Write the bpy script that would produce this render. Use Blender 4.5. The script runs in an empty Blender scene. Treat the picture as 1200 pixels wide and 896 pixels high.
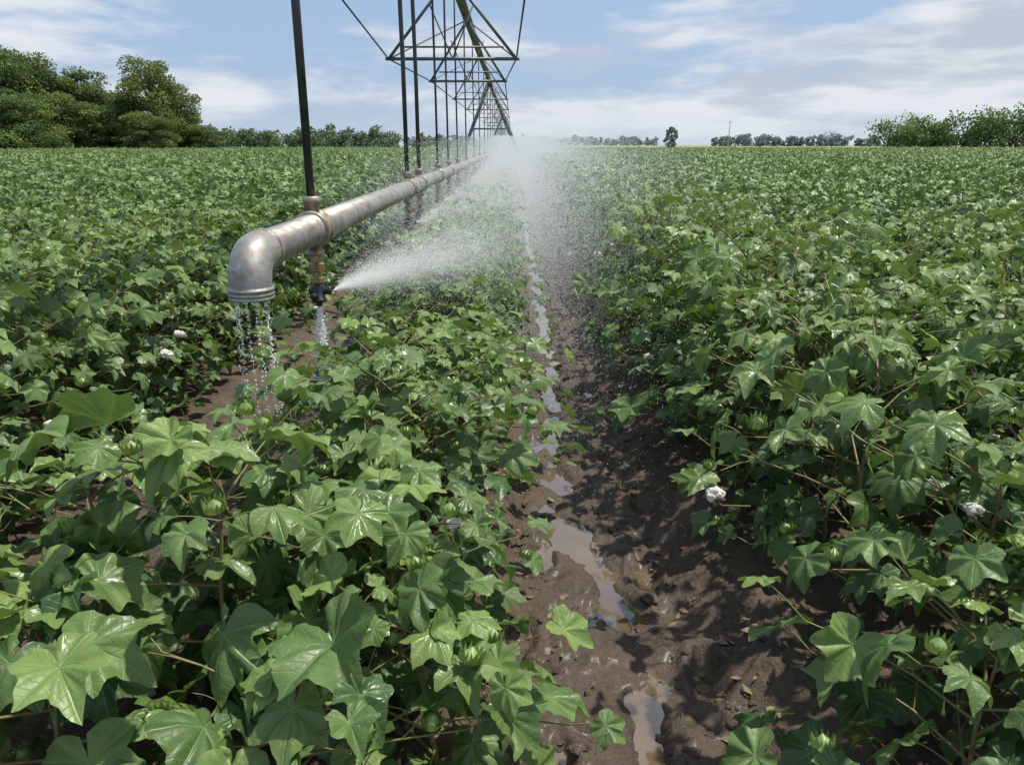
import bpy, math, random
import numpy as np
from mathutils import Vector, Matrix, noise
random.seed(7); rng=np.random.default_rng(7)
scene=bpy.context.scene
scene.view_settings.view_transform='Standard'
scene.view_settings.look='None'
scene.view_settings.exposure=0
U=random.uniform
# ---------------------------------------------------------------- node helpers
def new_mat(name):
    m=bpy.data.materials.new(name); m.use_nodes=True
    nt=m.node_tree; nt.nodes.clear()
    return m,nt
class N:
    def __init__(s,nt): s.nt=nt
    def n(s,t,**k):
        nd=s.nt.nodes.new(t)
        for a,b in k.items(): setattr(nd,a,b)
        return nd
    def l(s,a,b): s.nt.links.new(a,b)
    def val(s,sock,v):
        if isinstance(v,bpy.types.NodeSocket): s.l(v,sock)
        else: sock.default_value=v
    def math(s,op,a,b=0.0,c=0.0,clamp=False):
        nd=s.n('ShaderNodeMath',operation=op,use_clamp=clamp)
        s.val(nd.inputs[0],a); s.val(nd.inputs[1],b); s.val(nd.inputs[2],c)
        return nd.outputs[0]
    def mix(s,f,a,b,bt='MIX'):
        nd=s.n('ShaderNodeMix',data_type='RGBA',blend_type=bt)
        s.val(nd.inputs[0],f)
        for i,v in ((6,a),(7,b)):
            if isinstance(v,tuple) and len(v)==3: v=(*v,1)
            s.val(nd.inputs[i],v)
        return nd.outputs[2]
    def ramp(s,f,lo,hi,a=0.0,b=1.0):
        nd=s.n('ShaderNodeMapRange',interpolation_type='SMOOTHSTEP')
        s.val(nd.inputs[0],f); nd.inputs[1].default_value=lo; nd.inputs[2].default_value=hi
        nd.inputs[3].default_value=a; nd.inputs[4].default_value=b
        return nd.outputs[0]
    def noise(s,vec,scale,detail=4,rough=.55,dist=0):
        nd=s.n('ShaderNodeTexNoise')
        if vec is not None: s.l(vec,nd.inputs['Vector'])
        nd.inputs['Scale'].default_value=scale; nd.inputs['Detail'].default_value=detail
        nd.inputs['Roughness'].default_value=rough; nd.inputs['Distortion'].default_value=dist
        return nd.outputs['Fac']
    def bump(s,h,strength,dist,normal=None):
        nd=s.n('ShaderNodeBump'); s.l(h,nd.inputs['Height'])
        s.val(nd.inputs['Strength'],strength); nd.inputs['Distance'].default_value=dist
        if normal is not None: s.l(normal,nd.inputs['Normal'])
        return nd.outputs[0]
    def princ(s,col,rough=.5,metal=0.,spec=.5,normal=None):
        p=s.n('ShaderNodeBsdfPrincipled')
        if isinstance(col,tuple) and len(col)==3: col=(*col,1)
        s.val(p.inputs['Base Color'],col); s.val(p.inputs['Roughness'],rough)
        s.val(p.inputs['Metallic'],metal); s.val(p.inputs['Specular IOR Level'],spec)
        if normal is not None: s.l(normal,p.inputs['Normal'])
        return p
    def out(s,sh):
        o=s.n('ShaderNodeOutputMaterial'); s.l(sh,o.inputs['Surface'])
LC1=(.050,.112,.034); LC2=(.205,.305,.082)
def leaf_material(name):
    m,nt=new_mat(name); k=N(nt)
    at=k.n('ShaderNodeAttribute',attribute_name='lv')
    sp=k.n('ShaderNodeSeparateXYZ'); k.l(at.outputs['Vector'],sp.inputs[0])
    x,y,t=sp.outputs
    ang=k.math('ABSOLUTE',k.math('ARCTAN2',x,y))
    r=k.math('SQRT',k.math('ADD',k.math('MULTIPLY',x,x),k.math('MULTIPLY',y,y)))
    d1=k.math('ABSOLUTE',k.math('SUBTRACT',ang,0.96)); d2=k.math('ABSOLUTE',k.math('SUBTRACT',ang,2.0))
    dv=k.math('MINIMUM',ang,k.math('MINIMUM',d1,d2))
    dist=k.math('MULTIPLY',dv,r)
    vein=k.ramp(dist,0.004,0.024,1,0)
    sec=k.math('FRACT',k.math('SUBTRACT',k.math('MULTIPLY',r,7.0),k.math('MULTIPLY',dist,6.0)))
    secv=k.ramp(k.math('ABSOLUTE',k.math('SUBTRACT',sec,.5)),0.0,0.10,.35,0)
    veins=k.math('MAXIMUM',vein,secv)
    geo=k.n('ShaderNodeNewGeometry')
    n1=k.noise(geo.outputs['Position'],9,2)
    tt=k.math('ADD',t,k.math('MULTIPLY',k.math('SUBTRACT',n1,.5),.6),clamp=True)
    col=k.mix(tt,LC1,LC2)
    col=k.mix(k.math('MULTIPLY',veins,.42),col,(.26,.36,.15))
    n2=k.noise(geo.outputs['Position'],55,1)
    col=k.mix(k.ramp(n2,.68,.78,0,.6),col,(.26,.20,.07))
    h=k.math('SUBTRACT',k.math('MULTIPLY',n2,.6),k.math('MULTIPLY',veins,.6))
    nrm=k.bump(h,.55,.005)
    p=k.princ(col,.36,0,.48,nrm)
    k.val(p.inputs['Roughness'],k.ramp(n1,.3,.7,.30,.56))
    tr=k.n('ShaderNodeBsdfTranslucent'); k.l(k.mix(.5,col,(.22,.34,.04)),tr.inputs['Color'])
    ms=k.n('ShaderNodeMixShader'); ms.inputs[0].default_value=.24
    k.l(p.outputs[0],ms.inputs[1]); k.l(tr.outputs[0],ms.inputs[2])
    k.out(ms.outputs[0]); return m
def leaf_far(name):
    m,nt=new_mat(name); k=N(nt)
    at=k.n('ShaderNodeAttribute',attribute_name='lv')
    sp=k.n('ShaderNodeSeparateXYZ'); k.l(at.outputs['Vector'],sp.inputs[0])
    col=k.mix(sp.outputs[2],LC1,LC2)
    p=k.princ(col,.46,0,.45)
    tr=k.n('ShaderNodeBsdfTranslucent'); k.l(col,tr.inputs['Color'])
    ms=k.n('ShaderNodeMixShader'); ms.inputs[0].default_value=.2
    k.l(p.outputs[0],ms.inputs[1]); k.l(tr.outputs[0],ms.inputs[2])
    k.out(ms.outputs[0]); return m
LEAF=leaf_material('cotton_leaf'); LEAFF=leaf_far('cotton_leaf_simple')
def simple(name,c1,c2,scale,rough=.5,metal=0.,bs=.2,bd=.01,spec=.5,transl=0.,lo=.35,hi=.68):
    m,nt=new_mat(name); k=N(nt)
    tc=k.n('ShaderNodeTexCoord')
    f=k.noise(tc.outputs['Object'],scale,6,.6)
    col=k.mix(k.ramp(f,lo,hi),c1,c2)
    p=k.princ(col,rough,metal,spec,k.bump(f,bs,bd))
    k.val(p.inputs['Roughness'],k.ramp(f,.3,.7,rough*.8,min(1,rough*1.25)))
    if transl>0:
        tr=k.n('ShaderNodeBsdfTranslucent'); k.l(col,tr.inputs['Color'])
        ms=k.n('ShaderNodeMixShader'); ms.inputs[0].default_value=transl
        k.l(p.outputs[0],ms.inputs[1]); k.l(tr.outputs[0],ms.inputs[2]); k.out(ms.outputs[0])
    else: k.out(p.outputs[0])
    return m
STEM=simple('cotton_stem',(.17,.21,.07),(.22,.12,.06),12,.5)
BOLL=simple('green_boll',(.17,.27,.08),(.26,.35,.12),30,.4)
COTTON=simple('cotton_lint',(.74,.71,.63),(.85,.84,.80),40,.9,0,.8,.006,.2,.25)
BURR=simple('boll_burr',(.16,.10,.05),(.24,.19,.08),40,.7)
CAST=simple('cast_collar',(.38,.34,.28),(.19,.145,.10),26,.55,.5,.3,.004)
BRASS=simple('brass_fitting',(.42,.32,.19),(.24,.165,.09),25,.42,.75,.15,.003)
BLACK=simple('black_plastic',(.012,.012,.013),(.03,.03,.03),30,.35)
HOSE=simple('drop_hose',(.02,.021,.023),(.045,.045,.045),10,.4)
TRUSS=simple('painted_truss',(.085,.105,.10),(.14,.15,.14),6,.5,.4)
MAIN=simple('main_pipe_paint',(.13,.14,.085),(.19,.19,.12),5,.5,.2)
BARK=simple('bark',(.10,.075,.05),(.16,.13,.09),3,.85)
POLE=simple('pole_wood',(.35,.33,.3),(.45,.42,.4),3,.8)
m,nt=new_mat('galvanised_steel'); k=N(nt); tc=k.n('ShaderNodeTexCoord')
mp=k.n('ShaderNodeMapping'); k.l(tc.outputs['Object'],mp.inputs[0]); mp.inputs['Scale'].default_value=(6,1.2,6)
fa=k.noise(tc.outputs['Object'],9,7,.65,.4); fb=k.noise(mp.outputs[0],4,6,.7); fc=k.noise(tc.outputs['Object'],70,3,.6)
vo=k.n('ShaderNodeTexVoronoi'); k.l(tc.outputs['Object'],vo.inputs[0]); vo.inputs['Scale'].default_value=55
col=k.mix(k.ramp(fa,.35,.65),(.40,.39,.365),(.26,.25,.23))
col=k.mix(k.ramp(fb,.50,.70,0,.8),col,(.20,.17,.13))
col=k.mix(k.ramp(fc,.60,.75,0,.55),col,(.15,.12,.09))
col=k.mix(.08,col,vo.outputs['Color'],'OVERLAY')
p=k.princ(col,.5,.6,.5,k.bump(fc,.25,.003))
k.val(p.inputs['Roughness'],k.ramp(fa,.3,.7,.40,.62)); k.out(p.outputs[0]); STEEL=m

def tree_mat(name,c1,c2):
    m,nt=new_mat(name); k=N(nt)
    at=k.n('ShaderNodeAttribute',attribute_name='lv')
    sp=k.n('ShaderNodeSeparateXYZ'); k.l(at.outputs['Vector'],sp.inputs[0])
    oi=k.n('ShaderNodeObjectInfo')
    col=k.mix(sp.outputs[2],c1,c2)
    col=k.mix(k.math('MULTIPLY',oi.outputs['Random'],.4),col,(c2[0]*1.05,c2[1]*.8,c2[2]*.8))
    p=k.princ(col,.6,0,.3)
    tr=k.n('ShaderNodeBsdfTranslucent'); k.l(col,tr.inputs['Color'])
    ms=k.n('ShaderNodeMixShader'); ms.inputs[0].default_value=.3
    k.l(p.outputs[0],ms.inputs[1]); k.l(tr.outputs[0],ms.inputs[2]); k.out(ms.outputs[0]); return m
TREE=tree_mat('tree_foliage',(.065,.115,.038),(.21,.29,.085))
TREE_FAR=tree_mat('far_tree_haze_tint',(.09,.15,.08),(.18,.25,.12))  # slight aerial haze painted into the foliage colour, bluer with distance
TREE_HAZE=tree_mat('haze_tinted_foliage',(.18,.26,.26),(.25,.34,.32))  # strong blue-grey aerial haze baked into the leaf colours, no volume

# ---------------------------------------------------------------- mesh builder
class MB:
    def __init__(s): s.v=[];s.f=[];s.m=[];s.a=[];s.n=0
    def add(s,v,f,mat=0,lv=None):
        v=np.asarray(v,float)
        s.v.append(v); o=s.n
        s.f.extend([tuple(i+o for i in q) for q in f]); s.m.extend([mat]*len(f))
        if lv is None: lv=np.tile((0.3,0.3,.5),(len(v),1))
        s.a.append(lv); s.n+=len(v)
    def merge(s,o,rz,sc,t,dt):
        V=np.concatenate(o.v)*np.array(sc); c,n=math.cos(rz),math.sin(rz)
        V=np.stack([V[:,0]*c-V[:,1]*n,V[:,0]*n+V[:,1]*c,V[:,2]],1)+np.array(t)
        A=np.concatenate(o.a).copy(); A[:,2]=np.clip(A[:,2]+dt,0,1)
        k=s.n; s.v.append(V); s.a.append(A); s.f.extend([tuple(i+k for i in q) for q in o.f]); s.m.extend(o.m); s.n+=len(V)
    def tube(s,pts,rad,n=6,mat=0,caps=True):
        pts=[Vector(p) for p in pts]
        if not hasattr(rad,'__len__'): rad=[rad]*len(pts)
        vs=[]; f=[]
        up=None
        for i,p in enumerate(pts):
            t=(pts[min(i+1,len(pts)-1)]-pts[max(i-1,0)])
            if t.length<1e-9: t=Vector((0,0,1))
            t.normalize()
            if up is None:
                up=Vector((1,0,0)) if abs(t.x)<.9 else Vector((0,1,0))
            a=(up-t*up.dot(t)).normalized(); b=t.cross(a); up=a
            for j in range(n):
                an=2*math.pi*j/n
                vs.append(p+(a*math.cos(an)+b*math.sin(an))*rad[i])
        for i in range(len(pts)-1):
            for j in range(n):
                j2=(j+1)%n
                f.append((i*n+j,i*n+j2,(i+1)*n+j2,(i+1)*n+j))
        if caps and n>3:
            f.append(tuple(range(n-1,-1,-1))); f.append(tuple((len(pts)-1)*n+j for j in range(n)))
        s.add([tuple(v) for v in vs],f,mat)
    def mesh(s,name,mats,smooth=True):
        me=bpy.data.meshes.new(name)
        V=np.concatenate(s.v)
        me.from_pydata(V.tolist(),[],s.f)
        for m in mats: me.materials.append(m)
        me.polygons.foreach_set('material_index',np.array(s.m,dtype=np.int32))
        me.polygons.foreach_set('use_smooth',np.full(len(s.f),smooth))
        at=me.attributes.new('lv','FLOAT_VECTOR','POINT')
        at.data.foreach_set('vector',np.concatenate(s.a).astype(np.float32).ravel())
        me.update(); return me
def obj(name,me,parent=None,link=True):
    o=bpy.data.objects.new(name,me)
    if link: scene.collection.objects.link(o)
    if parent: o.parent=parent
    return o
def empty(name):
    e=bpy.data.objects.new(name,None); e.empty_display_size=.1
    scene.collection.objects.link(e); return e

# ---------------------------------------------------------------- leaves
CTRL=np.array([(0,1.0),(7,.91),(16,.78),(30,.67),(41,.74),(49,.85),(55,.92),(62,.82),(76,.68),(90,.60),(103,.66),(116,.71),(135,.65),(155,.56),(168,.42),(177,.14),(180,.05)])
def leaf_tpl(nang,rings):
    if nang=='low':
        ang=np.radians([0,30,55,90,116,160,200,244,270,305,330])
    elif nang=='mid':
        ang=np.radians([0,14,30,45,55,70,90,116,150,180,210,244,269,290,305,315,330,346])
    elif nang=='hi':
        ang=np.radians([0,8,18,30,42,55,66,78,90,104,116,136,160,180,200,224,244,256,270,282,294,305,318,330,342,352])
    else: ang=np.linspace(0,2*np.pi,nang,endpoint=False)
    deg=np.degrees(ang); dd=np.where(deg>180,360-deg,deg)
    r=np.interp(dd,CTRL[:,0],CTRL[:,1]); sg=ang
    n=len(ang)
    vs=[(0,0)]
    for q in rings:
        for i in range(n): vs.append((r[i]*q*math.sin(sg[i]),r[i]*q*math.cos(sg[i])))
    f=[]
    for i in range(n): f.append((0,1+(i+1)%n,1+i))
    for k in range(len(rings)-1):
        a=1+k*n; b=a+n
        for i in range(n):
            j=(i+1)%n; f.append((a+i,a+j,b+j,b+i))
    return np.array(vs),f
TPL={'hero':leaf_tpl(64,(.25,.5,.75,.9,1.0)),'hi':leaf_tpl('hi',(.55,1.0)),'mid':leaf_tpl('mid',(1.0,)),'low':leaf_tpl('low',(1.0,))}
def leaf_xyz(lod):
    V,f=TPL[lod]
    depth=U(-.08,.18)
    th=np.arctan2(V[:,0],V[:,1]); ab=np.abs(th)
    dv=np.minimum(ab,np.minimum(np.abs(ab-.96),np.abs(ab-2.0)))
    sc=1-depth*np.clip(dv/.5,0,1)*(ab<1.8)
    x=V[:,0]*U(.86,1.1)*sc; y=V[:,1]*U(.9,1.12)*sc; r=np.hypot(x,y)
    z=-U(.05,.6)*r*r + U(.1,.55)*r*dv + U(.03,.20)*r*r*np.sin(U(2.5,5)*th+U(0,6))
    z+= -U(-.05,.3)*np.abs(x)**1.5 if U(0,1)<.55 else U(.2,.85)*np.abs(x)
    if lod in('hero','hi'):
        z+=.05*r*np.sin(x*13+U(0,6))*np.cos(y*11+U(0,6))
        e=(r>.3); x=x+e*.018*np.sin(th*23+U(0,6)); z+=e*.035*np.sin(th*9+U(0,6))
    return V,np.stack([x,y,z],1),f
def add_leaf(mb,P,az,pitch,roll,s,tint,lod):
    V,L,f=leaf_xyz(lod)
    fw=Vector((math.cos(az)*math.cos(pitch),math.sin(az)*math.cos(pitch),-math.sin(pitch)))
    side=fw.cross(Vector((0,0,1))).normalized(); n=side.cross(fw)
    q=Matrix.Rotation(roll,3,fw); side=q@side; n=q@n
    M=np.array([side,fw,n])
    W=(L*s)@M+np.array(P)
    lv=np.stack([V[:,0],V[:,1],np.full(len(V),tint)],1)
    mb.add(W,f,0,lv)
    return W,V
def add_boll(mb,P,s,det=True):
    P=np.array(P); seg=10; prof=[(0,0.02),(.12,.42),(.35,.62),(.6,.60),(.85,.42),(1.05,.2),(1.22,.03)]
    tl=np.array([U(-.5,.5),U(-.5,.5),1]); tl/=np.linalg.norm(tl)
    A=np.cross(tl,[0,1,0.1]); A/=np.linalg.norm(A); B=np.cross(tl,A)
    vs=[];f=[]
    for z,r in prof:
        for j in range(seg):
            a=2*math.pi*j/seg; vs.append(P+s*(tl*z+r*(A*math.cos(a)+B*math.sin(a))))
    for i in range(len(prof)-1):
        for j in range(seg): f.append((i*seg+j,i*seg+(j+1)%seg,(i+1)*seg+(j+1)%seg,(i+1)*seg+j))
    mb.add(vs,f,2)
    if det:
        for b in range(3):
            a0=b*2.1+U(0,.3); vs=[P-tl*s*.1]
            nt=9
            for i in range(nt):
                a=a0+(i/(nt-1)-.5)*2.0; h=1.35 if i%2==0 else .75; h*=1-.25*abs(i/(nt-1)-.5)
                vs.append(P+s*(tl*.35+.78*(A*math.cos(a)+B*math.sin(a))))
                vs.append(P+s*(tl*h+(.72+.15*(i%2==0))*(A*math.cos(a)+B*math.sin(a))))
            ff=[]
            for i in range(nt-1):
                ff.append((0,1+2*i,3+2*i)); ff.append((1+2*i,2+2*i,4+2*i,3+2*i))
            mb.add(vs,ff,0,np.tile((.3,.42,.9),(len(vs),1)))
def plant(mb,H,R,nb,nl,ls,lod,bolls=4,bs=1.0):
    rec=[]
    tubes=lod in('hi','hero')
    lean=(U(-.06,.06),U(-.06,.06))
    def sp(t): return Vector((lean[0]*t*t+.012*math.sin(t*9),lean[1]*t*t+.012*math.cos(t*8),H*t))
    if tubes or lod=='mid':
        mb.tube([sp(i/8) for i in range(9)],[.010*(1-.65*i/8) for i in range(9)],6 if tubes else 3,1)
    for k in range(nb):
        t=(k+.5)/nb; tz=.10+.86*t
        b=sp(tz); az=k*2.39996+U(-.4,.4)
        prof=(.80+.27*math.sin(min(1,t*1.6)*math.pi*.6))*(1-max(0,t-.4)**1.6*1.1)
        L=R*max(.2,prof)*U(.7,1.12); rise=L*(.15+.55*t)
        bend=U(-.3,.3)
        def bp(s):
            a=az+bend*s
            return b+Vector((math.cos(a)*L*s,math.sin(a)*L*s,rise*s*(1.25-.35*s) - .08*(1-t)*s*s))
        if tubes: mb.tube([bp(0),bp(.35),bp(.7),bp(1)],[.0048,.0036,.0028,.002],5 if lod=='hero' else 3,1,False)
        for j in range(nl):
            s=.35+.65*j/max(1,nl-1)
            p=bp(s); a=az+bend+(U(.3,1.3) if j%2 else -U(.3,1.3))*(1 if s<.95 else .35)
            pl=ls*U(.45,1.1)
            q=p+Vector((math.cos(a)*pl,math.sin(a)*pl,pl*U(.25,.9)))
            if tubes: mb.tube([p,(p+q)/2+Vector((0,0,.006)),q] if lod=='hero' else [p,q],[.0022,.0018,.0015] if lod=='hero' else [.002,.0014],4 if lod=='hero' else 3,1,False)
            size=ls*U(.55,1.18)*(1.0 if t<.8 else .85)
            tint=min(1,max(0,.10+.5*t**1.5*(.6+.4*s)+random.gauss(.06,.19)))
            rec.append(add_leaf(mb,q,a+U(-.3,.3),U(.0,.95) if t<.85 else U(-.15,.5),U(-.6,.6),size,tint,lod))
        if bolls and U(0,1)<bolls/nb:
            p=bp(U(.6,1.05)); add_boll(mb,tuple(p+Vector((U(-.02,.02),U(-.02,.02),.03))),U(.025,.034)*bs,lod!='mid')
    for j in range(6):
        a=j*1.05*2+U(-.3,.3); p=sp(.97+.01*j)
        q=p+Vector((math.cos(a),math.sin(a),1.0))*ls*U(.25,.6)
        if tubes: mb.tube([p,q],[.002,.0015],3,1,False)
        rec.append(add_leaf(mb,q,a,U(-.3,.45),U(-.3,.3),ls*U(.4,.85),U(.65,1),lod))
    return rec
def tiles(prefix,n,mat,nplants,length,rows_x,spacing,zvar,**kw):
    base=[]
    for i in range(7):
        mb=MB(); plant(mb,H=U(.92,1.0),**kw); base.append(mb)
    c=bpy.data.collections.new(prefix)
    for i in range(n):
        mb=MB()
        for rx in rows_x:
            y=-length/2+U(.05,.15)
            while y<length/2:
                s=U(.88,1.12)
                mb.merge(random.choice(base),U(0,6.28),(s,s,U(1-zvar,1+zvar)),(rx+U(-.14,.14),y,0),U(-.14,.16)); y+=spacing*U(.8,1.2)
        c.objects.link(bpy.data.objects.new(prefix+'_segment',mb.mesh(prefix,[mat,STEM,BOLL])))
    return c
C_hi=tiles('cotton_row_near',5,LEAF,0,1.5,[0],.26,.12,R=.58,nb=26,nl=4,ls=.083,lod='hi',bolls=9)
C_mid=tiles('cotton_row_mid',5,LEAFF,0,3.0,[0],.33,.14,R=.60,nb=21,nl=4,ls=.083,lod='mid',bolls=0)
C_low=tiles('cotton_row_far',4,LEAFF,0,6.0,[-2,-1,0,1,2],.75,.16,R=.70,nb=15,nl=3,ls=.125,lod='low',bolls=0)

def gn_scatter(name,pts,rots,scl,idx,coll):
    me=bpy.data.meshes.new(name); me.vertices.add(len(pts))
    me.vertices.foreach_set('co',np.array(pts,np.float32).ravel())
    a=me.attributes.new('rot','FLOAT_VECTOR','POINT'); a.data.foreach_set('vector',np.array(rots,np.float32).ravel())
    a=me.attributes.new('scl','FLOAT_VECTOR','POINT'); a.data.foreach_set('vector',np.array(scl,np.float32).ravel())
    a=me.attributes.new('vid','INT','POINT'); a.data.foreach_set('value',np.array(idx,np.int32))
    o=obj(name,me)
    g=bpy.data.node_groups.new(name,'GeometryNodeTree')
    g.interface.new_socket('Geometry',in_out='INPUT',socket_type='NodeSocketGeometry')
    g.interface.new_socket('Geometry',in_out='OUTPUT',socket_type='NodeSocketGeometry')
    gi=g.nodes.new('NodeGroupInput'); go=g.nodes.new('NodeGroupOutput')
    ip=g.nodes.new('GeometryNodeInstanceOnPoints'); ci=g.nodes.new('GeometryNodeCollectionInfo')
    ci.inputs['Collection'].default_value=coll; ci.inputs['Separate Children'].default_value=True; ci.inputs['Reset Children'].default_value=True
    def na(nm,dt):
        x=g.nodes.new('GeometryNodeInputNamedAttribute'); x.data_type=dt; x.inputs['Name'].default_value=nm; return x.outputs['Attribute']
    er=g.nodes.new('FunctionNodeEulerToRotation')
    L=g.links.new
    L(gi.outputs[0],ip.inputs['Points']); L(ci.outputs[0],ip.inputs['Instance'])
    ip.inputs['Pick Instance'].default_value=True
    L(na('vid','INT'),ip.inputs['Instance Index']); L(na('rot','FLOAT_VECTOR'),er.inputs[0]); L(er.outputs[0],ip.inputs['Rotation'])
    L(na('scl','FLOAT_VECTOR'),ip.inputs['Scale']); L(ip.outputs[0],go.inputs[0])
    md=o.modifiers.new('scatter','NODES'); md.node_group=g
    return o
rows=[(-.50,.84),(1.34,1.07)]+[(2.35+1.0*i,1.0) for i in range(32)]+[(-2.46-1.0*i,.94) for i in range(32)]
S={'hi':[[],[],[],[]],'mid':[[],[],[],[]],'low':[[],[],[],[]]}
def put(key,x,y,z,rz,s,sz,nv):
    q=S[key]; q[0].append((x,y,z)); q[1].append((0,0,rz)); q[2].append((s,1,sz)); q[3].append(random.randrange(nv))
for (cx,h) in rows:
    y=.9 if abs(cx)>2 else (2.55 if cx<0 else 2.75)
    off=U(0,.4) if abs(cx)>2 else 0; y-=off
    while y<34:
        L_=1.5 if y<8 else 3.0; yc=y+L_/2
        if abs(cx)>.73*(y+L_)+2.2: y+=L_; continue
        hh=h*(1+.14*noise.noise(Vector((cx*.7,yc*.6,0))))
        if cx==-.50: hh=.80 if yc<5.2 else .84 if yc<7 else .88
        s=1.08 if cx==1.34 else (1.0 if cx==-.5 else U(.95,1.08))
        if cx==-2.46: s=1.08
        put('hi' if L_<2 else 'mid',cx,yc,.08,random.choice((0,math.pi)),s,hh,5); y+=L_
y=36.5
while y<150:
    for i in range(-32,32):
        cx=i*5.0+2.5-1.1
        if abs(cx)>.73*(y+6)+6: continue
        put('low',cx+(0 if i>=0 else -.25),y,.05,random.choice((0,math.pi)),1.0,.95*(1+.08*noise.noise(Vector((cx*.1,y*.1,0)))),4)
    y+=6.0
gn_scatter('cotton_crop',*S['hi'],C_hi); gn_scatter('cotton_crop',*S['mid'],C_mid); gn_scatter('cotton_crop',*S['low'],C_low)

# hero plants --------------------------------------------------
drops=[]
def hero(x,y,H,R,nb,nl,ls,seed,bolls=6):
    random.seed(seed)
    mb=MB(); rec=plant(mb,H,R,nb,nl,ls,'hero',bolls,1.15)
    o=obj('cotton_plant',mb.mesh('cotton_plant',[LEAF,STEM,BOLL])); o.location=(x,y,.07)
    for W,V in rec:
        n=int(max(0,U(-8,18)))
        for i in range(n):
            j=random.randrange(1,64*4); p=W[0]+(W[j]-W[0])*U(.2,1)
            drops.append((p[0]+x,p[1]+y,p[2]+.07+.0006))
    return o
hero(-.79,1.78,.88,.42,13,3,.148,11,14)
hero(-.36,1.98,.66,.46,16,3,.115,12,10)
hero(-1.22,1.95,.74,.44,14,3,.130,13,10)
hero(-.58,2.32,.70,.46,18,3,.100,14,8)
hero(-.22,1.62,.50,.34,13,3,.108,22,9)
hero(-.56,1.48,.50,.38,12,3,.128,15,9)
hero(-1.08,1.46,.60,.40,12,3,.138,21,9)
hero(-.98,2.32,.66,.46,17,3,.100,23,7)
hero(-1.48,1.6,.6,.36,12,3,.120,24,7)
hero(1.22,2.35,1.02,.52,21,3,.096,16,14)
hero(1.30,1.78,.84,.50,18,3,.105,17,10)
hero(1.62,2.0,.98,.48,19,3,.100,18,10)
hero(1.10,1.42,.58,.44,15,3,.112,19,8)
hero(1.45,1.40,.72,.42,15,3,.110,25,7)
random.seed(99)

# ---------------------------------------------------------------- open cotton bolls
import bmesh
def open_boll(x,y,z,s=.03):
    mb=MB()
    for i in range(5):
        bm=bmesh.new(); bmesh.ops.create_icosphere(bm,subdivisions=4,radius=1)
        a=i*1.257; c=Vector((math.cos(a)*.55,math.sin(a)*.55,.35+U(-.1,.2))) if i<4 else Vector((0,0,.6))
        vs=[]
        for v in bm.verts:
            o=Vector((i*7,x*9,y*3))
            d=1+.34*noise.fractal(v.co*1.6+o,.9,2.2,4)
            vs.append(tuple((v.co*d*.62+c)*s))
        mb.add(vs,[tuple(v.index for v in f.verts) for f in bm.faces],0); bm.free()
    for i in range(5):
        a=i*1.257+.6
        d=Vector((math.cos(a),math.sin(a),0)); t=Vector((-d.y,d.x,0))
        vs=[Vector((0,0,-.4)),d*.7+t*.35+Vector((0,0,-.15)),d*1.45+Vector((0,0,.15)),d*.7-t*.35+Vector((0,0,-.15))]
        mb.add([tuple(v*s) for v in vs],[(0,1,2,3)],1)
    sd=-1 if x<0 else 1
    mb.tube([(0,0,-.35*s),(sd*.02,.0,-.04),(sd*.12,.02,-.07)],[.003,.003,.003],5,1)
    o=obj('cotton_boll',mb.mesh('cotton_boll',[COTTON,BURR])); o.location=(x,y,z); o.rotation_euler=(U(-.4,.4),U(-.3,.3),U(-.5,.5))
def at_px(px,py,d):
    D=(py-170)*d*.953/873
    return ((px-600)*d/873,(d-D*.304)/.953,1.75-D)
for px,py,d,s in [(838,582,2.55,.028),(970,757,1.98,.025),(433,818,1.58,.025),(840,345,4.05,.032),(195,418,3.65,.028),(210,395,3.9,.026),(533,618,2.15,.022),(812,338,4.5,.028),(10,432,3.6,.027),(1020,500,2.45,.022),(140,330,5.0,.028),(700,300,6.3,.03),(1090,330,4.3,.028),(930,520,3.0,.024),(1140,600,2.0,.02),(760,420,4.1,.024),(60,500,3.1,.022)]:
    open_boll(*at_px(px,py,d),s)

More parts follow.
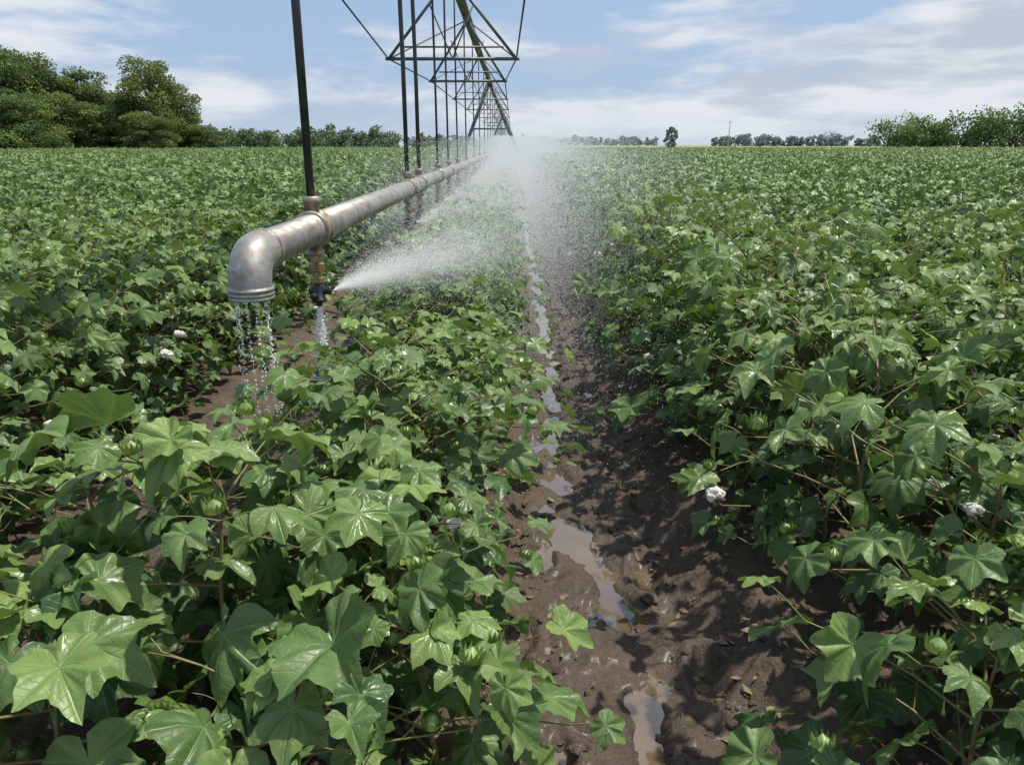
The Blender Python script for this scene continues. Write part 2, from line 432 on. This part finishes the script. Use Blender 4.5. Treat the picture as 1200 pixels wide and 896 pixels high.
# ---------------------------------------------------------------- ground
cy=np.array([0,1.6,1.93,2.3,2.7,3.0,3.4,4,5.6,8,1000]); cc=np.array([.42,.42,.41,.43,.36,.28,.23,.27,.30,.32,.32]); cw=np.array([.05,.03,.045,.15,.04,.12,.14,.05,.06,.07,.07])
def gh(x,y):
    far=max(0,1-y/40)
    c=np.interp(y,cy,cc); w=np.interp(y,cy,cw)
    a=abs(x-.36); e=min(1,max(0,(a-.24)/.38)); z1=e*e*(3-2*e)*.13
    b=abs(x+1.52); e=min(1,max(0,(b-.12)/.3)); z2=e*e*(3-2*e)*.13
    z=min(z1,z2)
    if far>0:
        p=Vector((x,y,0))
        wob=noise.noise(Vector((x*1.3,y*1.7,4)))*.11
        z-=(.044+.058*noise.noise(Vector((3,y*2.4,1))))*math.exp(-((x-c-wob*.7)/w)**2)
        cl=noise.fractal(p*5,.80,2,5)*.032
        q=p+Vector((noise.noise(p*6),noise.noise(p*6+Vector((9,9,9))),0))*.06
        v=noise.voronoi(q*11)[0]; cl2=min(.5,v[1]-v[0])
        v=noise.voronoi(q*24)[0]; cl3=min(.5,v[1]-v[0])
        am=max(0,.35+1.4*noise.noise(p*2.3+Vector((5,5,5))))
        dry=min(1,max(0.25,abs(x-c)/.2-.1))
        z+=cl+(.046*cl2*am+.022*cl3)*dry*max(.3,far) + noise.noise(p*28)*.006*far+noise.noise(p*60)*.004*far
        for fx,ph in ((.62,0),(.08,.45)):
            yy=(y+ph+.08*noise.noise(Vector((fx*9,int((y+ph)/.62)*3.1,0))))/.62; fr=yy-math.floor(yy)-.5
            side=.05*(1 if int(math.floor(yy))%2 else -1)
            rr=((x-fx-side)/.06)**2+(fr*.62/.14)**2
            if rr<4: z+=-.044*math.exp(-rr)+.020*math.exp(-(rr-1.6)**2*2)
    return z
st=.012
X=.36; xs=[X]
while X<1500:
    if X-.36>.75: st*=1.07
    X+=st; xs.append(X)
xs=sorted(set([.72-v for v in xs]+xs))
ys=[-8,-4,-2,-1,0,.5,1.0]; Y=1.0
while Y<2500:
    Y+=max(.011,.0065*Y) if Y<12 else Y*.03; ys.append(Y)
nx,ny=len(xs),len(ys)
V=np.zeros((ny,nx,3))
for j,yy in enumerate(ys):
    for i,xx in enumerate(xs):
        V[j,i]=(xx,yy,gh(xx,yy) if (-5<xx<5 and yy<40) else (.12 if abs(xx)>2 else gh(xx,yy)))
idx=np.arange(nx*ny).reshape(ny,nx)
F=np.stack([idx[:-1,:-1],idx[:-1,1:],idx[1:,1:],idx[1:,:-1]],-1).reshape(-1,4)
me=bpy.data.meshes.new('ground'); me.from_pydata(V.reshape(-1,3).tolist(),[],F.tolist())
me.polygons.foreach_set('use_smooth',np.full(len(F),True))
m,nt=new_mat('wet_soil'); k=N(nt)
g=k.n('ShaderNodeNewGeometry'); sp=k.n('ShaderNodeSeparateXYZ'); k.l(g.outputs['Position'],sp.inputs[0])
P=g.outputs['Position']
n1=k.noise(P,4,6,.65); n2=k.noise(P,45,5,.7); n3=k.noise(P,160,3,.7)
col=k.mix(k.ramp(n1,.35,.65),(.052,.034,.022),(.105,.072,.046))
col=k.mix(k.ramp(n2,.42,.72,0,.65),col,(.165,.122,.082))
wet=k.ramp(sp.outputs[2],-.02,.07,1,0)
wet=k.math('MULTIPLY',wet,k.ramp(n1,.3,.6,.5,1))
col=k.mix(k.math('MULTIPLY',wet,.45),col,(.048,.032,.021))
farm=k.ramp(sp.outputs[1],200,215,0,1)
nf=k.noise(P,.02,3)
col=k.mix(farm,col,k.mix(k.ramp(nf,.4,.6),(.26,.26,.11),(.17,.22,.08)))
h=k.math('ADD',k.math('MULTIPLY',n2,.7),k.math('MULTIPLY',n3,.3))
nr=k.bump(h,k.math('SUBTRACT',.95,k.math('MULTIPLY',wet,.25)),.024)
p=k.princ(col,.6,0,.55,nr)
k.val(p.inputs['Roughness'],k.math('ADD',k.math('MULTIPLY',wet,-.34),k.ramp(n2,.3,.7,.58,.8)))
k.val(p.inputs['Coat Weight'],k.math('MULTIPLY',wet,.2)); p.inputs['Coat Roughness'].default_value=.3
k.out(p.outputs[0]); me.materials.append(m)
obj('ground',me)
mb=MB()
wy=np.concatenate([np.arange(1.0,8,.25),np.arange(8,60,2)])
vs=[];ff=[]
for i,yy in enumerate(wy):
    c=np.interp(yy,cy,cc); vs+= [(c-.30,yy,-.025),(c,yy,-.025),(c+.30,yy,-.025)]
    if i: o=3*i; ff+=[(o-3,o-2,o+1,o),(o-2,o-1,o+2,o+1)]
mb.add(vs,ff)
m,nt=new_mat('muddy_water'); k=N(nt); g=k.n('ShaderNodeNewGeometry')
nn=k.noise(g.outputs['Position'],14,3); n5=k.noise(g.outputs['Position'],3,3)
p=k.princ(k.mix(n5,(.08,.054,.032),(.17,.118,.068)),.03,0,.5,k.bump(nn,.08,.01)); p.inputs['IOR'].default_value=1.8
p.inputs['Coat Weight'].default_value=1; p.inputs['Coat Roughness'].default_value=.02; p.inputs['Coat IOR'].default_value=1.6
k.out(p.outputs[0])
obj('furrow_water',mb.mesh('furrow_water',[m]))
mb=MB()
bm=bmesh.new(); bmesh.ops.create_icosphere(bm,subdivisions=2,radius=1); icov=[v.co.copy() for v in bm.verts]; icof=[tuple(v.index for v in f.verts) for f in bm.faces]; bm.free()
for i in range(800):
    y=1.3+5.5*random.random()**1.6; x=.36+random.choice((-1,1))*abs(random.gauss(.32,.13))
    if U(0,1)<.2: x=-1.52+random.gauss(0,.2); y+=1.5
    s=abs(random.gauss(0,.009))+.003; o=Vector((U(0,50),0,0))
    q=[v*(1+1.0*noise.noise(v*1.3+o)+.3*noise.noise(v*4+o)) for v in icov]
    z=gh(x,y)
    a,b=U(.8,1.6),U(.35,.6)
    mb.add([(x+v.x*s*a,y+v.y*s,z-s*.1+v.z*s*b) for v in q],icof)
obj('soil_clods',mb.mesh('soil_clods',[bpy.data.materials['wet_soil']]))
mb=MB()
for i in range(300):
    y=1.3+5*random.random()**1.4; x=.36+random.choice((-1,1))*abs(random.gauss(.38,.12)); z=gh(x,y)+.008; a=U(0,6.28); l=U(.008,.03)
    if i%3==0: mb.tube([(x,y,z),(x+math.cos(a)*l*2,y+math.sin(a)*l*2,z+U(0,.01))],.0015,4)
    else:
        c,s_=math.cos(a)*l,math.sin(a)*l
        mb.add([(x-c,y-s_,z),(x-s_*.5,y+c*.5,z+.004),(x+c,y+s_,z+U(0,.01)),(x+s_*.5,y-c*.5,z)],[(0,1,2,3)])
LIT=simple('dry_litter',(.12,.08,.045),(.25,.20,.12),30,.8)
obj('leaf_litter',mb.mesh('leaf_litter',[LIT],False))
xs2=np.concatenate([-np.geomspace(3,600,70)[::-1],[-2,-.6,.2,1,2],np.geomspace(3,600,70)]); ys2=np.geomspace(34,205,150)
vv=[];ff=[]
for j,yy in enumerate(ys2):
    for i,xx in enumerate(xs2):
        zz=.62+min(.3,max(0,(yy-60)/100)*.35)+.1*noise.noise(Vector((xx*.8,yy*.35,0)))
        vv.append((xx,yy,zz))
n=len(xs2)
for j in range(len(ys2)-1):
    for i in range(n-1): ff.append((j*n+i,j*n+i+1,(j+1)*n+i+1,(j+1)*n+i))
mb=MB(); mb.add(vv,ff)
m,nt=new_mat('far_canopy'); k=N(nt); g=k.n('ShaderNodeNewGeometry')
n1=k.noise(g.outputs['Position'],.12,4); n2=k.noise(g.outputs['Position'],3,4,.7)
c=k.mix(n2,(.07,.13,.04),(.16,.25,.08)); c=k.mix(k.ramp(n1,.4,.65,0,.4),c,(.20,.25,.09))
p=k.princ(c,.6,0,.3,k.bump(n2,1,.3)); k.out(p.outputs[0])
obj('crop_field',mb.mesh('crop_field',[m]))

# ---------------------------------------------------------------- irrigation pipe
PX,PZ,PR=-.95,1.366,.072
ip=empty('irrigation_pipe')
def part(name,mb,mats,parent,smooth=True):
    return obj(name,mb.mesh(name,mats,smooth),parent)
mb=MB(); mb.tube([(PX,2.80,PZ),(PX,6,PZ),(PX,20,PZ),(PX,60,PZ),(PX,150,PZ)],PR,40); part('pipe',mb,[STEEL],ip)
mb=MB()
pts=[];rad=[]
R=.105
pts.append((PX,2.86,PZ)); rad.append(PR+.006)
pts.append((PX,2.80,PZ)); rad.append(PR+.006)
for i in range(13):
    a=math.pi/2*i/12
    pts.append((PX,2.79-R*math.sin(a),PZ-R+R*math.cos(a))); rad.append(PR+.004)
ey=2.79-R; ez=PZ-R
for dz,rr in ((.004,.004),(.006,.011),(.016,.011),(.018,.006),(.022,.006),(.024,.010),(.031,.010),(.033,.006),(.037,.006),(.039,.009),(.046,.009),(.048,.003),(.050,-.008)):
    pts.append((PX,ey,ez-dz)); rad.append(PR+rr)
for dz,rr in ((.045,-.010),(.0,-.012)): pts.append((PX,ey,ez-dz)); rad.append(PR+rr)
mb.tube(pts,rad,40,caps=False); part('elbow',mb,[STEEL],ip)
mb=MB(); mb.tube([(PX,2.84,PZ),(PX,2.842,PZ),(PX,2.862,PZ),(PX,2.864,PZ)],[PR+.003,PR+.010,PR+.010,PR+.003],40); part('elbow_weld',mb,[CAST],ip)
drop_y=[3.62,7.0,7.9,9.9,11.6,13.6,16.2,19.5]+[23+4.0*i for i in range(14)]
mbC=MB();mbH=MB();mbB=MB();mbN=MB()
def hexnut(mb,x,y,z0,z1,r): 
    mb.tube([(x,y,z0),(x,y,z0+.001),(x,y,z0+.006),(x,y,z1-.006),(x,y,z1-.001),(x,y,z1)],[r*.8,r*.9,r,r,r*.9,r*.8],6)
for i,y in enumerate(drop_y):
    near=i<8; n=24 if near else 8
    e=.016 if i<5 else .009
    mbC.tube([(PX,y-.06,PZ),(PX,y-.058,PZ),(PX,y-.035,PZ),(PX,y-.033,PZ),(PX,y+.033,PZ),(PX,y+.035,PZ),(PX,y+.058,PZ),(PX,y+.06,PZ)],
        [PR+.001,PR+e,PR+e,PR+e*.5,PR+e*.5,PR+e,PR+e,PR+.001],n+8)
    mbC.tube([(PX,y,PZ+.03),(PX,y,PZ+.115),(PX,y,PZ+.118),(PX,y,PZ+.15),(PX,y,PZ+.152)],[.034,.034,.040,.040,.028],n)
    mbH.tube([(PX,y,PZ+.14),(PX+.004*math.sin(i),y,2.4),(PX-.006,y,3.4),(PX,y,4.3)],.0195 if i<3 else .014,n)
    mbC.tube([(PX,y,PZ-.03),(PX,y,PZ-.10),(PX,y,PZ-.102),(PX,y,PZ-.125),(PX,y,PZ-.127)],[.034,.034,.041,.041,.028],n)
    mbB.tube([(PX,y,PZ-.12),(PX,y,PZ-.165)],[.026,.026],n)
    hexnut(mbB,PX,y,PZ-.205,PZ-.160,.040)
    mbB.tube([(PX,y,PZ-.20),(PX,y,PZ-.232)],[.023,.023],n)
    hexnut(mbB,PX,y,PZ-.262,PZ-.228,.034)
    zn=PZ-.30
    mbN.tube([(PX,y,zn+.04),(PX,y,zn+.02),(PX,y,zn-.035),(PX,y,zn-.037),(PX,y,zn-.052),(PX,y,zn-.056)],[.024,.03,.03,.036,.036,.024],n)
    mbN.tube([(PX-.045,y,zn),(PX-.043,y,zn),(PX+.02,y,zn),(PX+.045,y+.012,zn),(PX+.052,y+.014,zn),(PX+.060,y+.016,zn)],[.012,.019,.019,.019,.024,.018],n)
    mbN.tube([(PX-.02,y-.045,zn-.02),(PX-.01,y-.02,zn-.02),(PX,y,zn-.02)],[.016,.018,.018],n)
    mbN.tube([(PX,y,zn-.05),(PX,y,zn-.075)],[.018,.013],n)
part('tee_collars',mbC,[CAST],ip); part('drop_hoses',mbH,[HOSE],ip); part('brass_fittings',mbB,[BRASS],ip,False); part('spray_nozzles',mbN,[BLACK],ip)

# ---------------------------------------------------------------- pivot truss
tr=empty('center_pivot_truss')
mb=MB(); mb.tube([(PX,1,4.3),(PX,40,4.3),(PX,200,4.3)],.09,16); part('main_pipe',mb,[MAIN],tr)
frames=[9.3,12.9,17.3,24,31,40,49,58,67,82,93,104,115,130]
mb=MB()
prev=None
for i,y in enumerate(frames):
    zz=3.05 if y>10 else 3.5; w={0:1.12,1:1.02,2:.80}.get(i,.8)
    th=1 if i<3 else .75
    Lp=Vector((PX-w,y,zz)); Rp=Vector((PX+w,y,zz)); T=Vector((PX,y,4.25))
    for a,b in((Lp,T),(Rp,T)): mb.tube([a,b],.024*th,6)
    mb.tube([Lp-Vector((.05,0,0)),Rp+Vector((.05,0,0))],.028*th,6)
    mb.tube([Lp+Vector((.2*w,.22,.20)),Rp+Vector((-.2*w,.22,.20))],.016*th,6)
    mid=Vector((PX,y,zz)); mb.tube([mid,Vector((PX-.35,y,3.85))],.012,5); mb.tube([mid,Vector((PX+.35,y,3.85))],.012,5)
    if prev:
        pL,pR,pT=prev
        mb.tube([pL,Lp],.013,6); mb.tube([pR,Rp],.013,6)
        mb.tube([pL,T],.014*th,5); mb.tube([pR,T],.014*th,5)
    prev=(Lp,Rp,T)
part('truss_members',mb,[TRUSS],tr)
mb=MB()
for y in (34.5,76,124):
    T=Vector((PX,y,4.35))
    for sx in(-1,1):
        b=Vector((PX+sx*1.6,y,.5))
        mb.tube([T,b],.075,6)
        mb.tube([T,b+Vector((0,1.2,0))],.04,6)
    mb.tube([(PX-1.7,y,.55),(PX+1.7,y,.55)],.07,8)
    mb.tube([(PX-.85,y,2.4),(PX+.85,y,2.4)],.04,6)
    for sx in(-1,1):
        pts=[(PX+sx*1.9,y+.55*math.cos(a),.58+.55*math.sin(a)) for a in np.linspace(0,2*math.pi,17)]
        mb.tube(pts,.13,8,caps=False)
        for a in np.linspace(0,math.pi,4)[:3]:
            mb.tube([(PX+sx*1.9,y+.5*math.cos(a),.58+.5*math.sin(a)),(PX+sx*1.9,y-.5*math.cos(a),.58-.5*math.sin(a))],.03,5)
part('drive_towers',mb,[TRUSS],tr)

# ---------------------------------------------------------------- spray droplets
m,nt=new_mat('water_droplets'); k=N(nt)
d=k.n('ShaderNodeBsdfDiffuse'); d.inputs[0].default_value=(.93,.94,.95,1)
t=k.n('ShaderNodeBsdfTranslucent'); t.inputs[0].default_value=(.93,.94,.95,1)
ms=k.n('ShaderNodeMixShader'); ms.inputs[0].default_value=.4; k.l(d.outputs[0],ms.inputs[1]); k.l(t.outputs[0],ms.inputs[2]); k.out(ms.outputs[0])
DROP=m
def points(name,P,r):
    me=bpy.data.meshes.new(name); me.vertices.add(len(P)); me.vertices.foreach_set('co',np.asarray(P,np.float32).ravel())
    a=me.attributes.new('rad','FLOAT','POINT'); a.data.foreach_set('value',np.asarray(r,np.float32))
    o=obj(name,me); me.materials.append(DROP)
    g=bpy.data.node_groups.new(name,'GeometryNodeTree')
    g.interface.new_socket('Geometry',in_out='INPUT',socket_type='NodeSocketGeometry'); g.interface.new_socket('Geometry',in_out='OUTPUT',socket_type='NodeSocketGeometry')
    gi=g.nodes.new('NodeGroupInput'); go=g.nodes.new('NodeGroupOutput'); mp=g.nodes.new('GeometryNodeMeshToPoints')
    na=g.nodes.new('GeometryNodeInputNamedAttribute'); na.data_type='FLOAT'; na.inputs['Name'].default_value='rad'
    sm=g.nodes.new('GeometryNodeSetMaterial'); sm.inputs['Material'].default_value=DROP
    g.links.new(gi.outputs[0],mp.inputs[0]); g.links.new(na.outputs['Attribute'],mp.inputs['Radius']); g.links.new(mp.outputs[0],sm.inputs[0]); g.links.new(sm.outputs[0],go.inputs[0])
    o.modifiers.new('pts','NODES').node_group=g
    return o
Ps=[];Rs=[]
def jet(p0,dr,spread,n,L,r0,r1,grav=.03,pw=1.0):
    dr=np.array(dr,float); dr/=np.linalg.norm(dr)
    t=L*rng.random(n)**pw
    g=rng.normal(size=(n,3))
    P=np.array(p0)+dr*t[:,None]+g*(spread*t)[:,None]*np.array([1,1,.75])
    P[:,2]-=grav*t*t*rng.uniform(.3,1.6,n)
    r=rng.uniform(r0,r1,n)
    keep=P[:,2]>.05
    Ps.append(P[keep]);Rs.append(r[keep])
nz=PZ-.30
jet((PX+.07,3.64,nz),(1,1.7,.28),.17,150000,3.2,.0005,.0013,.04,.85)
jet((PX+.07,3.64,nz),(1,1.3,.16),.11,34000,1.2,.0006,.0012,.02,.85)
jet((PX+.07,3.64,nz),(1,1.0,.05),.30,9000,2.6,.0007,.0018,.10,.8)
for i,y in enumerate(drop_y[1:16]):
    k2=1+.16*y/3
    jet((PX+.07,y,nz),(1,1.2,.2),.25,46000,3.8,.0007*k2,.0016*k2,.05,.8)
    jet((PX-.05,y,nz),(-.5,1.0,.15),.30,9000,1.8,.0006*k2,.0013*k2,.08,.85)
n=360000
y=4.5*np.exp(rng.random(n)**.74*np.log(14)); x=rng.normal(.15,.60,n)*(1+.022*y)-.05; z=.1+rng.random(n)**.9*(1.6+.012*y)
r=(.0006+.0003*rng.random(n))*(1+.17*y)
Ps.append(np.stack([x,y,z],1)); Rs.append(r)
n=9000
y=rng.uniform(3.0,9,n); x=rng.normal(.48,.36,n); z=rng.random(n)*1.25
Ps.append(np.stack([x,y,z],1)); Rs.append(rng.uniform(.0008,.0019,n))
points('water_spray',np.concatenate(Ps),np.concatenate(Rs))
Ps=[];Rs=[]
n=2400
t=rng.random(n)**.8*.60; P=np.stack([PX+rng.normal(0,.006,n)*(1+t*9),3.62+rng.normal(0,.006,n)*(1+t*9),nz-.07-t],1); Ps.append(P); Rs.append(rng.uniform(.0015,.005,n)*(1-.8*t))
n=750
t=rng.random(n)**1.2*.5; st_=rng.integers(0,6,n); sx=np.array([-.05,-.03,.0,.03,.055,.045])[st_]; sy=np.array([-.03,-.06,-.065,-.05,-.02,.02])[st_]
P=np.stack([PX+sx*(1+.4*t)+rng.normal(0,.003,n)*(1+4*t),ey+sy+rng.normal(0,.003,n),ez-.05-t],1); Ps.append(P); Rs.append(rng.uniform(.001,.0032,n))
points('dripping_water',np.concatenate(Ps),np.concatenate(Rs))
m,nt=new_mat('dew_drop'); k=N(nt); p=k.princ((.8,.88,.84),.05,0,.6); p.inputs['Transmission Weight'].default_value=.85; p.inputs['IOR'].default_value=1.33; k.out(p.outputs[0])
DROP=m
points('leaf_water_droplets',drops,[random.choice((.0009,.0012,.0016,.0022)) for _ in drops])

# ---------------------------------------------------------------- trees
def crown_faces(mb,c,rx,ry,rz,n,s,tbase,mat=0):
    d=rng.normal(size=(n,3)); d/=np.linalg.norm(d,axis=1)[:,None]
    rad=rng.random(n)**.35
    lump=np.array([1+.28*noise.noise(Vector(q)*2.3+Vector(c)) for q in d])
    P=d*(rad*lump)[:,None]*np.array([rx,ry,rz])+np.array(c)
    P[:,2]=np.maximum(P[:,2],.3)
    a=rng.normal(size=(n,3)); a/=np.linalg.norm(a,axis=1)[:,None]
    b=np.cross(a,rng.normal(size=(n,3))); b/=np.linalg.norm(b,axis=1)[:,None]
    ss=s*rng.uniform(.5,1.2,n)[:,None]
    Q=np.stack([P-a*ss,P-b*ss*.6,P+a*ss,P+b*ss*.6],1).reshape(-1,3)
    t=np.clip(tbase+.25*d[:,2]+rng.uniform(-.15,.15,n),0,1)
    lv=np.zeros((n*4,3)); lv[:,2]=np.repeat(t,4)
    mb.add(Q,[(4*i,4*i+1,4*i+2,4*i+3) for i in range(n)],mat,lv)
def tree_mesh(H,W,seed,nb=40,nf=330,fs=.24,low=.04,mats=(TREE,BARK)):
    random.seed(seed); mb=MB()
    mb.tube([(0,0,0),(.1,0,H*.2),(.05,.1,H*.45),(0,0,H*.8)],[.03*H,.024*H,.016*H,.005*H],9,1)
    for i in range(nb):
        t=i/nb; z=H*(low+.06+(.86-low)*t); a=i*2.4+U(-.4,.4)
        R=W*(math.sin(math.pi*(.22+.70*t))**.7)*U(.35,.95)
        c=(math.cos(a)*R,math.sin(a)*R,z+U(-.04,.04)*H)
        mb.tube([(0.05,0.05,z*.72),(c[0]*.5,c[1]*.5,z*.88),c],[.010*H,.006*H,.002*H],5,1,False)
        b=W*U(.22,.40)
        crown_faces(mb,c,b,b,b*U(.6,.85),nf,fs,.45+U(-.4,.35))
    return mb.mesh('broadleaf_tree',list(mats),False)
TM=[tree_mesh(16,6.2,s,42,420) for s in (1,2,3)]
def ptree(px,topy,Y,k,wz=1.0,rot=0):
    X=(px-600)*Y*.953/873; H=(170-topy)*Y*.953*.953/873+1.75
    o=obj('broadleaf_tree',TM[k]); s=H/15.6; o.location=(X,Y,0); o.scale=(s*wz,s*wz,s); o.rotation_euler=(0,0,rot)
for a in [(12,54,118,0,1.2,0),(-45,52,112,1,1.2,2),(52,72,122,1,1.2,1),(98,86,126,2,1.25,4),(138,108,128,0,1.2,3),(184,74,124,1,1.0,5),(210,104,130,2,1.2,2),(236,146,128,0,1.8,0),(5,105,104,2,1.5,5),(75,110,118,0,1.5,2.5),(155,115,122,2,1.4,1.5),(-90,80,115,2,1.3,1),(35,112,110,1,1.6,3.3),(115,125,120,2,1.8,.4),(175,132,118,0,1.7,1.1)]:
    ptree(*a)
def treeline(name,x0,x1,Y,hmin,hmax,step,fs,mat,nf=70,gap=0.0,dy=6,nblob=8):
    mb=MB(); x=x0
    while x<x1:
        h=U(hmin,hmax)*(1+.45*noise.noise(Vector((x*.04,Y,0)))); 
        if U(0,1)>gap:
            y=Y+U(-dy,dy); w=h*U(.35,.6)
            mb.tube([(x,y,0),(x,y,h*.6)],[h*.03,h*.01],5,1)
            tb=U(-.15,.15)
            for j in range(nblob):
                c=(x+U(-.8,.8)*w,y+U(-.5,.5)*w,h*(.12+.72*j/nblob)+U(-.05,.05)*h); b=w*U(.4,.65)
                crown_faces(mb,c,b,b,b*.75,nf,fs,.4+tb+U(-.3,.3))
        x+=step*U(.6,1.4)
    obj(name,mb.mesh(name,[mat,BARK],False))
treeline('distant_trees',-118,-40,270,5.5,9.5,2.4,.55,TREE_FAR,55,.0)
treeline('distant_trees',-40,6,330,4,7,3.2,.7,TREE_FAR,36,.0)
treeline('distant_trees',105,124,215,6.5,9.5,2.0,.42,TREE,95,0)
treeline('distant_trees',120,200,205,10.5,13,2.2,.42,TREE,100,0,6,9)
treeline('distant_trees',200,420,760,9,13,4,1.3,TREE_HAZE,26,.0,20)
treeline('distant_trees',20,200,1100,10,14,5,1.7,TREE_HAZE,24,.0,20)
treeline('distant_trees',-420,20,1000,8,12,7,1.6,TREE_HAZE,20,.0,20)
o=obj('broadleaf_tree',tree_mesh(16,5.2,9,26,150,.5,.02,(TREE_FAR,BARK))); o.location=(59,290,0); o.scale=(.52,.52,.52)
mb=MB(); mb.tube([(0,0,0),(0,0,10.5)],[.22,.14],8); mb.tube([(-.9,0,9.8),(.9,0,9.8)],.08,6)
o=obj('utility_pole',mb.mesh('utility_pole',[POLE])); o.location=(83,300,0)

# ---------------------------------------------------------------- world / sun
sdir=Vector((.36,.14,.92)).normalized()
el=math.asin(sdir.z); az=math.atan2(sdir.x,sdir.y)
w=bpy.data.worlds.new('World'); scene.world=w; w.use_nodes=True; nt=w.node_tree; nt.nodes.clear(); k=N(nt)
sky=k.n('ShaderNodeTexSky',sky_type='NISHITA'); sky.sun_disc=False; sky.sun_elevation=el; sky.sun_rotation=az; sky.dust_density=1.5; sky.air_density=1.0
tc=k.n('ShaderNodeTexCoord'); sp=k.n('ShaderNodeSeparateXYZ'); k.l(tc.outputs['Generated'],sp.inputs[0])
mp=k.n('ShaderNodeMapping'); k.l(tc.outputs['Generated'],mp.inputs[0]); mp.inputs['Scale'].default_value=(3.6,3.6,14); mp.inputs['Location'].default_value=(1.35,.2,.6)
f1=k.noise(mp.outputs[0],1.0,10,.55,.15)
mp2=k.n('ShaderNodeMapping'); k.l(tc.outputs['Generated'],mp2.inputs[0]); mp2.inputs['Scale'].default_value=(5.5,5.5,28); mp2.inputs['Location'].default_value=(3.1,1,.5)
f2=k.noise(mp2.outputs[0],1.0,8,.55,.1)
f1b=k.math('ADD',f1,k.math('MULTIPLY',sp.outputs[0],.16))
cl=k.ramp(f1b,.43,.60)
gf=k.math('ADD',f2,k.math('MULTIPLY',sp.outputs[0],.18))
ccol=k.mix(k.ramp(gf,.47,.68),(8.8,9.0,9.3),(5.6,6.15,7.1))
skyc=k.mix(.65,sky.outputs[0],(4.5,6.3,9.3))
c=k.mix(k.math('MULTIPLY',cl,.90),skyc,ccol)
hz=k.ramp(sp.outputs[2],-.02,.075,1,0)
c=k.mix(k.math('MULTIPLY',hz,.6),c,(7.0,7.9,8.9))
bg=k.n('ShaderNodeBackground'); k.l(c,bg.inputs[0]); bg.inputs[1].default_value=.095
ow=k.n('ShaderNodeOutputWorld'); k.l(bg.outputs[0],ow.inputs[0])
L=bpy.data.lights.new('sun','SUN'); L.energy=5.0; L.angle=math.radians(1.0); L.color=(1,.945,.84)
lo=obj('sun',L); lo.rotation_euler=sdir.to_track_quat('Z','Y').to_euler()
# ---------------------------------------------------------------- camera
cam=bpy.data.cameras.new('camera'); cam.sensor_width=36; cam.lens=36*873/1200; cam.clip_end=5000; cam.clip_start=.02
co=obj('camera',cam); co.location=(0,0,1.75); co.rotation_euler=(math.radians(90-17.7),0,0)
scene.camera=co
